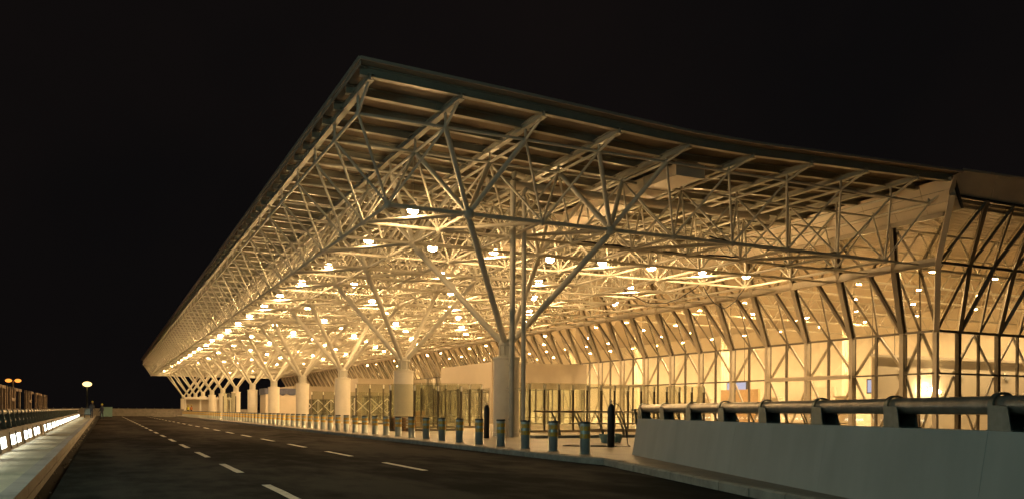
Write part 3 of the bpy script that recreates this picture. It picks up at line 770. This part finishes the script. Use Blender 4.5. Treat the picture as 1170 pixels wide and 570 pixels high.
# ------------------------------------------------------------------ glass wind screens
def screen(name_label, a, b, n, z1):
    a = Vector((*a, PZ)); b = Vector((*b, PZ)); e = empty('glass_screen', a, name_label, 'glass screen', 'glass wind screens by the columns')
    d = b-a
    for i in range(n+1):
        p = d*i/n; m = MB(); m.box(p.x-.045, p.x+.045, p.y-.045, p.y+.045, 0, z1-.35); part(m, 'post', M['mull'], e)
        m = MB(); m.box(p.x-.05, p.x+.05, p.y-.06, p.y+.06, z1-.35, z1-.06); part(m, 'post_clamp', M['white'], e)
        if i < n:
            q = d*(i+1)/n; u = d.normalized()*.02; m = MB(); nn = Vector((d.y,-d.x,0)).normalized()*.05
            m.slab(p+u+nn+Vector((0,0,.12)), q-u+nn+Vector((0,0,.12)), q-u+nn+Vector((0,0,z1)), p+u+nn+Vector((0,0,z1)), .012); part(m, 'glass_panel', M['screen'], e)
    m = MB(); m.beam(Vector((0,0,.06)), d+Vector((0,0,.06)), .1, .12); part(m, 'base_rail', M['rail'], e)
    for z in (.45, .8):
        m = MB(); m.tube((0,.06,z), (d.x,d.y+.06,z), .02, 6); part(m, 'mid_rail', M['rail'], e)
screen('long glass screen behind the curved handrail, right of the tall pipes', (18.4, 40.2), (31.5, 40.2), 15, 2.62)
screen('glass screen left of the nearest column, behind the lone dark cylinder', (13.9, 44.5), (18.0, 44.5), 3, 2.55)
screen('glass screen between the nearest and second column, with close dark posts', (16.6, 52), (22.5, 52), 7, 2.9)
screen('glass screen left of the second column by the wooden crates', (17.8, 66), (24.5, 66), 6, 3.2)
screen('tall narrow glass screen standing among the distant bollards', (11.5, 96.8), (12.8, 96.8), 1, 2.9)
screen('far glass screen in front of the white lattice barrier', (20, 92), (31, 92), 9, 3.1)

# white lattice barriers
def lattice(a, b, n, lab):
    a = Vector((*a, PZ)); b = Vector((*b, PZ)); e = empty('lattice_barrier', a, lab, 'barrier', 'white lattice barriers'); d = b-a
    for i in range(n):
        p, q = d*i/n, d*(i+1)/n; m = MB(); z0 = Vector((0,0,.8)); z1 = Vector((0,0,2.3))
        m.beam(p+z0, q+z1, .07, .07); m.beam(p+z1, q+z0, .07, .07); m.beam(p, p+z1, .05, .05); part(m, 'cross_panel', M['white'], e)
lattice((22.5, 84), (31, 84), 5, 'white lattice barrier right of the third column')
lattice((20.5, 98), (31, 98), 7, 'white lattice barrier left of the third column')

# curved handrail
hr = empty('curved_handrail', (16.6, 31.6, PZ), 'steel handrail on curved posts behind the near bollards', 'railing')
m = MB(); m.tube((-.6,0,1.12),(17,0,1.12),.035,10); m.tube((-.2,-.02,1.06),(17,-.02,1.06),.015,6); part(m, 'top_rail', M['rail'], hr)
for z, xx in ((.36, 2.0), (.62, 1.0)):
    m = MB(); m.tube((xx,-.15,z),(17,-.15,z),.022,8); part(m, 'lower_rail', M['rail'], hr)
for k in range(16):
    m = MB(); x = .25+1.06*k
    for off in ((0, .16) if k % 2 else (0,)):
        vs = []
        for t in range(9):
            u = t/8; z = 1.1*(1-u); dx = off+.42*math.sin(u*math.pi/2); w_ = .03+.035*u
            for ss in (-w_, w_):
                for yy in (-.012, .012): vs.append((x+dx+ss, yy, z))
        fs = []
        for t in range(8):
            a = t*4; b = a+4; fs += [(a,a+1,b+1,b),(a+2,b+2,b+3,a+3),(a,b,b+2,a+2),(a+1,a+3,b+3,b+1)]
        m.add(vs, fs)
    part(m, 'curved_post', M['bracket'], hr)
ks = MB(); ks.box(16.0, 34, 31.35, 31.9, PZ, PZ+.12); tag(ks.build('low_plinth', M['kerbstone'], bevel=.01), 'low stone plinth under the curved handrail', 'plinth')
# Y stand by the barrier end
st = empty('trestle_stand', (14.15, 21.1, PZ), 'dark trestle stand with flat top at the barrier wall end', 'stand')
m = MB(); m.box(-.2,.2,-.06,.06,1.16,1.2); part(m, 'top_plate', M['black'], st)
for a, b in (((-.12,0,1.16),(.1,0,0)),((.05,0,1.16),(.38,0,0))):
    m = MB(); m.beam(a, b, .05, .05); part(m, 'leg', M['bracket'], st)

# gas cylinders
def cylinder(x, y, lab):
    e = empty('gas_cylinder', (x,y,PZ), lab, 'gas cylinder', 'dark gas cylinders standing on the pavement')
    m = MB(); m.lathe((0,0,0), [(.10,0),(.115,.02),(.115,1.2),(.105,1.27),(.075,1.33),(.04,1.37)], 24); o = part(m, 'bottle', M['black'], e)
    for p in o.data.polygons: p.use_smooth = len(p.vertices) == 4
    m = MB(); m.tube((0,0,1.37),(0,0,1.46),.022,10); m.tube((-.06,0,1.43),(.06,0,1.43),.014,8); m.tube((0,0,1.46),(0,0,1.48),.045,12); part(m, 'valve', M['steelpipe'], e)
    return e
cylinder(14.39, 22.98, 'dark gas cylinder beside the end of the barrier wall, with hose')
cylinder(14.19, 32.25, 'dark gas cylinder standing left of the nearest column')
m = MB()
for k in range(7):
    m.path([(16.4+(.34+.012*k)*math.cos(a*math.pi/9), 26.2+(.34+.012*k)*math.sin(a*math.pi/9), PZ+.03+.045*k+.02*math.sin(a)) for a in range(19)], .022, 6)
tag(m.build('hose_coil', M['teal']), 'coil of greenish hose lying behind the gas cylinder', 'hose')

# pallets and crates
def pallet_stack(x, y, n, lab):
    e = empty('pallet_stack', (x,y,PZ), lab, 'pallets')
    for k in range(n):
        m = MB(); z = k*.15
        for q in range(6): m.box(-.6,.6,-.5+q*.18,-.5+q*.18+.10,z+.12,z+.14)
        for q in (-.55,-.05,.45): m.box(-.6,.6,q,q+.09,z,z+.02)
        for xx in (-.6,-.05,.5):
            for q in (-.5,-.05,.4): m.box(xx,xx+.1,q,q+.1,z+.02,z+.12)
        part(m, 'pallet', M['wood'], e)
pallet_stack(14.6, 44.6, 5, 'stack of wooden pallets at the foot of the second column')
m = MB()
m.box(19.6,20.7,58.0,58.6,PZ,PZ+1.1)
tag(m.build('timber_crate', M['orange'], bevel=.015), 'orange timber crate, the wider one behind the second column', 'crate', 'orange timber crates')
m = MB(); m.box(18.5,19.4,58.1,58.6,PZ,PZ+.95); tag(m.build('timber_crate', M['orange'], bevel=.015), 'lower orange timber crate left of the wider one', 'crate', 'orange timber crates')

# booth with blue sheeting, far kiosk
e = empty('site_cabin', (17.5, 106, PZ), 'cream cabin wrapped with a blue sheet around its top by the third column', 'cabin')
m = MB(); m.box(-.35,4.4,-2,2,0,3.1); part(m, 'wall', M['panel'], e)
m = MB()
for q in range(12):
    x0_, x1_ = -.45+q*.42, -.45+(q+1)*.42; z0_, z1_ = 2.9+.12*math.sin(q*2.3), 2.9+.12*math.sin((q+1)*2.3)
    m.slab((x0_,-2.06,z0_),(x1_,-2.06,z1_),(x1_,-2.06,3.65),(x0_,-2.06,3.65),.05)
m.box(-.47,-.4,-2,2,2.9,3.65); part(m, 'blue_sheet', M['blue'], e)
e = empty('guard_kiosk', (13.4, 158, PZ), 'white open kiosk with lattice roof edge between the distant columns', 'kiosk')
for x in (-.9, 1.6, 4.2, 6.6):
    m = MB(); m.box(x-.12,x+.12,-.12,.12,0,2.9); part(m, 'post', M['white'], e)
m = MB(); m.box(-1.1,6.8,-.3,3,2.9,3.2)
for q in range(16): m.box(-1.05+q*.49,-.95+q*.49,-.34,-.3,2.7,3.35)
part(m, 'roof', M['white'], e)
m = MB(); m.box(-.9,6.6,2.6,2.8,0,2.9); part(m, 'back_wall', M['panel'], e)

# low pale concrete blocks at far kerb
for i, (x, y, w_, lab) in enumerate(((8.4,146,3.2,'pale concrete block lying at the far road end, nearer one'),(9.6,152,2.4,'pale concrete block lying at the far road end, beyond the nearer one'))):
    m = MB(); m.box(x-w_/2,x+w_/2,y,y+.6,0,.35); m.box(x-w_/3,x+w_/3,y+.1,y+.5,.35,.75)
    tag(m.build('concrete_block', M['concrete'], bevel=.03), lab, 'concrete block', 'concrete blocks at the road end')

# ------------------------------------------------------------------ equipment on the far left
e = empty('equipment_cabinet', (.2, 132, 0), 'teal equipment cabinet on the road at the far left', 'cabinet')
m = MB(); m.box(-.7,.7,-.5,.5,.15,1.45); part(m, 'body', M['teal'], e, .02)
m = MB(); m.box(-.75,.75,-.55,.55,1.45,1.5); part(m, 'lid', M['teal'], e)
m = MB(); m.box(-.6,-.4,-.4,.4,0,.15); m.box(.4,.6,-.4,.4,0,.15); part(m, 'skid', M['black'], e)
m = MB(); m.box(-.03,.6,-.515,-.5,.3,1.3); part(m, 'door', M['teal'], e)
e = empty('work_trolley', (-1.75, 106, WZ), 'dark loaded trolley on the far end of the left walkway', 'trolley')
m = MB(); m.box(-.35,.35,-.6,.6,.3,.38); m.beam((-.3,-.6,.38),(-.3,-.7,1.1),.04,.04); m.beam((.3,-.6,.38),(.3,-.7,1.1),.04,.04); m.beam((-.3,-.7,1.1),(.3,-.7,1.1),.04,.04); part(m, 'frame', M['black'], e)
for xx in (-.3,.3):
    for yy in (-.45,.45):
        m = MB(); m.tube((xx-.03,yy,.15),(xx+.03,yy,.15),.15,14); part(m, 'wheel', M['black'], e)
m = MB(); m.box(-.3,.3,-.5,.5,.38,1.0); part(m, 'load_box', M['bracket'], e)

# ------------------------------------------------------------------ people (small distant workers)
def person(x, y, z, rz, vest, lab, lean=0.0, step=.12):
    jo = [(0,0,.93,.14),(0,lean*.3,1.15,.13),(0,lean*.6,1.38,.15),(0,lean*.8,1.50,.06),(0,lean,1.60,.085),(0,lean,1.72,.085),
          (-.19,lean*.6,1.40,.065),(-.26,lean*.6+.02,1.13,.045),(-.24,lean*.6+.2,.93,.035),(-.24,lean*.6+.27,.87,.04),
          (.19,lean*.6,1.40,.065),(.26,lean*.6,1.13,.045),(.27,lean*.6+.1,.90,.035),(.27,lean*.6+.12,.81,.04),
          (-.10,0,.86,.10),(-.11,step,.48,.065),(-.12,step*.6,.08,.045),(-.12,step*.6+.16,.04,.04),
          (.10,0,.86,.10),(.11,-step*.3,.48,.065),(.12,-step,.08,.045),(.12,-step+.16,.04,.04)]
    ed = [(0,1),(1,2),(2,3),(3,4),(4,5),(2,6),(6,7),(7,8),(8,9),(2,10),(10,11),(11,12),(12,13),(0,14),(14,15),(15,16),(16,17),(0,18),(18,19),(19,20),(20,21)]
    me = bpy.data.meshes.new('person'); me.from_pydata([j[:3] for j in jo], ed, []); me.materials.append(M['trouser'])
    o = bpy.data.objects.new('person', me); C.objects.link(o); o.location = (x,y,z); o.rotation_euler.z = rz
    sk = o.modifiers.new('skin', 'SKIN')
    for i, j in enumerate(jo): me.skin_vertices[0].data[i].radius = (j[3], j[3]*.8); 
    me.skin_vertices[0].data[0].use_root = True
    o.modifiers.new('sub', 'SUBSURF').levels = 1
    tag(o, lab, 'person', 'workers in the distance')
    m = MB(); m.lathe((0,lean*.4,0), [(.19,.98),(.2,1.15),(.215,1.35),(.17,1.46),(.08,1.50)], 14); mm = m.build('safety_vest', vest); mm.parent = o
    m = MB(); m.ball((0,lean,1.68), .10, 12, 8, 1.15); mm = m.build('head', M['skin']); mm.parent = o
    m = MB(); m.lathe((0,lean,0), [(.145,1.715),(.12,1.73),(.11,1.79),(.06,1.84),(.01,1.85)], 14); mm = m.build('hard_hat', M['vest']); mm.parent = o
me_ok = True
def try_person(*a, **k):
    try: person(*a, **k)
    except Exception as ex_: print('person failed', ex_)
V2 = mat('orange_vest', (.6,.22,.05), .7)
person(12.3, 150, PZ, .6, M['vest'], 'distant worker in yellow vest standing left of the far bollards')
person(12.9, 150.8, PZ, 2.2, V2, 'distant worker in orange vest beside the one in yellow')
person(16.2, 154.5, PZ, 1.2, V2, 'worker in orange vest in front of the white kiosk')
person(-1.35, 104, WZ, -.4, M['trouser'], 'dark-dressed worker at the far end of the left walkway', lean=.18)
person(-.35, 111, 0, .8, M['trouser'], 'dark-dressed worker on the road beside the teal cabinet')

# ------------------------------------------------------------------ giant letters seen almost edge-on behind the left railing
LG = 'big metal sign letters behind the left railing'
yy = 49.; gi = 0
plan = [(3, 1.5), (6, 2.0), (3, 1.6), (3, 1.6), (2, 1)]
words = ['nearest group', 'long second group', 'third group', 'fourth group', 'farthest group']
shapes = 'HEAFNTLMU'
def stroke_set(ch, w_, h_):
    s = .26
    T = {'bars': [(0,0,s,h_),(w_-s,0,w_,h_)], }
    v = {0: [(0,0,s,h_),(w_-s,0,w_,h_),(s,h_*.42,w_-s,h_*.56)],
         1: [(0,0,s,h_),(s,0,w_,s*.8),(s,h_-s*.8,w_,h_)],
         2: [(w_/2-s/2,0,w_/2+s/2,h_),(0,h_-s*.8,w_/2-s/2,h_),(w_/2+s/2,h_-s*.8,w_,h_)],
         3: [(0,0,s,h_),(w_-s,0,w_,h_),(s,h_-s*.8,w_-s,h_)],
         4: [(0,0,s,h_),(w_-s,0,w_,h_),(s,0,w_-s,s*.8)]}
    return v[ch % 5]
ordn = ['first','second','third','fourth','fifth','sixth','seventh']
for gidx, (cnt, gap) in enumerate(plan):
    for k in range(cnt):
        h_ = 1.75; w_ = 2.3; m = MB()
        for (a, b, c_, d_) in stroke_set(gidx*2+k, w_, h_): m.box(-.17, .0, a, c_, b, d_)
        for q in (0, w_-.1): m.box(-.2,-.1, q, q+.1, -1.2, 0)
        o = m.build('sign_letter', M['rust'], bevel=.01); o.location = (-6.0+random.uniform(-.03,.03), yy, 1.02)
        tag(o, f'{ordn[k]} letter in the {words[gidx]} of big metal letters by the left railing', 'sign letter', LG)
        yy += w_+.75
    yy += gap+1.2
tag_ = None
m = MB(); m.box(-6.4, -5.8, 46, 108, -.06, .12); tag(m.build('sign_plinth', M['concrete']), 'long low plinth under the big metal letters', 'plinth')

# ------------------------------------------------------------------ street lamps
def mast(name, x, y, h, heads, mt, lab, group, power, colr, arm=1.2, pole=.12, lensr=.26):
    e = empty(name, (x,y,0), lab, 'street lamp', group)
    m = MB(); m.tube((0,0,0),(0,0,h), pole, 12, pole*.6); m.tube((0,0,0),(0,0,.5), pole*1.6, 12); part(m, 'pole', M['steel_dark'], e)
    for s in heads:
        m = MB(); m.tube((0,0,h-.1),(s*arm,0,h+.15), .04, 8); m.box(s*arm-.35,s*arm+.35,-.16,.16,h+.12,h+.24); part(m, 'head', M['steel_dark'], e)
        m = MB(); m.ball((s*arm,0,h+.07-(lensr-.26)*.3), lensr, 16, 10, .6); part(m, 'lens', mt, e)
        l = bpy.data.lights.new('street_light', 'POINT'); l.energy = power; l.color = colr; l.shadow_soft_size = .25
        lo = bpy.data.objects.new('street_light', l); C.objects.link(lo); lo.parent = e; lo.location = (s*arm,0,h-.15)
mast('street_lamp', -5.0, 290, 8.9, (0,), M['warmlamp'], 'tall single mast with a bright warm lamp beyond the walkway end', 'street lamps', 700, (1,.7,.35), arm=0, lensr=1.3, pole=.3)  # lens oversized to stand in for the lamp's glare
mast('street_lamp', -17.3, 205, 7.0, (-1,1), M['sodium'], 'twin-headed mast with orange lamps behind the sign letters', 'street lamps', 400, (1,.45,.12), arm=.85, lensr=.62, pole=.2)  # both lenses enlarged, their glare put into the shape
mast('street_lamp', -8.5, 12, 9.5, (1,), M['coollamp'], 'near street lamp with greenish white light left of the road', 'roadside lamps out of frame', 1180, (.60, 1., .87), arm=1.5)
mast('street_lamp', -8.5, -14, 9.5, (1,), M['coollamp'], 'street lamp with greenish white light behind the viewpoint', 'roadside lamps out of frame', 1180, (.60, 1., .87), arm=1.5)
mast('street_lamp', -10.5, 42, 9.5, (1,), M['coollamp'], 'street lamp with greenish white light farther along the left side', 'roadside lamps out of frame', 150, (.60, 1., .87), arm=1.5)

# loose cables on the truss
def smooth(pts, k=6):
    P_ = [Vector(p) for p in pts]; out = []
    for i in range(len(P_)-1):
        a, b, c, d = P_[max(i-1,0)], P_[i], P_[i+1], P_[min(i+2,len(P_)-1)]
        for j in range(k):
            t = j/k; out.append(.5*((2*b)+(c-a)*t+(2*a-5*b+4*c-d)*t*t+(3*b-a-3*c+d)*t**3))
    return out+[P_[-1]]
m = MB(); m.path(smooth([(14.42,22.9,1.55),(14.6,22.85,1.45),(14.75,22.8,1.1),(14.85,22.8,.6),(14.9,22.8,.25),(15.0,22.9,.175),(14.5,23.6,.172),(13.8,24.4,.172),(13.3,24.1,.172),(13.6,23.3,.172),(14.6,23.0,.172)]), .014, 7)
tag(m.build('gas_hose', M['hose']), 'thin black hose trailing from the gas cylinder over the pavement', 'hose')
def cable(pts, r, lab):
    m = MB(); m.path(pts, r, 6); tag(m.build('hanging_cable', M['hose']), lab, 'cable', 'loose cables on the truss')
def sag(a, b, s, n=14): return [tuple(Vector(a).lerp(Vector(b), i/n)+Vector((random.uniform(-.05,.05),random.uniform(-.05,.05),-s*math.sin(math.pi*i/n)+random.uniform(-.03,.03)))) for i in range(n+1)]
cable(sag((19.3,34.3,9.15),(29.1,34.3,9.15),.15,40), .05, 'dark cable bundle lying on the second truss row, left length')
cable(sag((29.1,34.3,9.12),(35.6,34.3,9.1),.2,30), .05, 'dark cable bundle on the second truss row, right length')
cable(sag((24.5,31,9.15),(32.3,31,9.1),.25,30), .035, 'cable draped along the front truss chord')
cable(sag((32.3,41.5,9.0),(35.6,41.5,9.0),1.4), .03, 'cable looping below the truss beside the glass facade, nearer loop')
cable(sag((29.1,45.4,9.0),(32.3,41.5,9.0),1.1), .03, 'cable looping below the truss beside the glass facade, farther loop')

# ------------------------------------------------------------------ render settings
sc = bpy.context.scene
sc.render.engine = 'CYCLES'
sc.cycles.use_denoising = True
try: sc.cycles.denoiser = 'OPENIMAGEDENOISE'
except Exception: pass
sc.cycles.use_light_tree = True
sc.cycles.max_bounces = 6; sc.cycles.diffuse_bounces = 3; sc.cycles.glossy_bounces = 3; sc.cycles.transparent_max_bounces = 20
sc.cycles.caustics_reflective = False; sc.cycles.caustics_refractive = False
sc.cycles.sample_clamp_indirect = 6
sc.view_settings.view_transform = 'Standard'; sc.view_settings.look = 'None'; sc.view_settings.exposure = 0; sc.view_settings.gamma = 1
sc.view_settings.use_curve_mapping = False
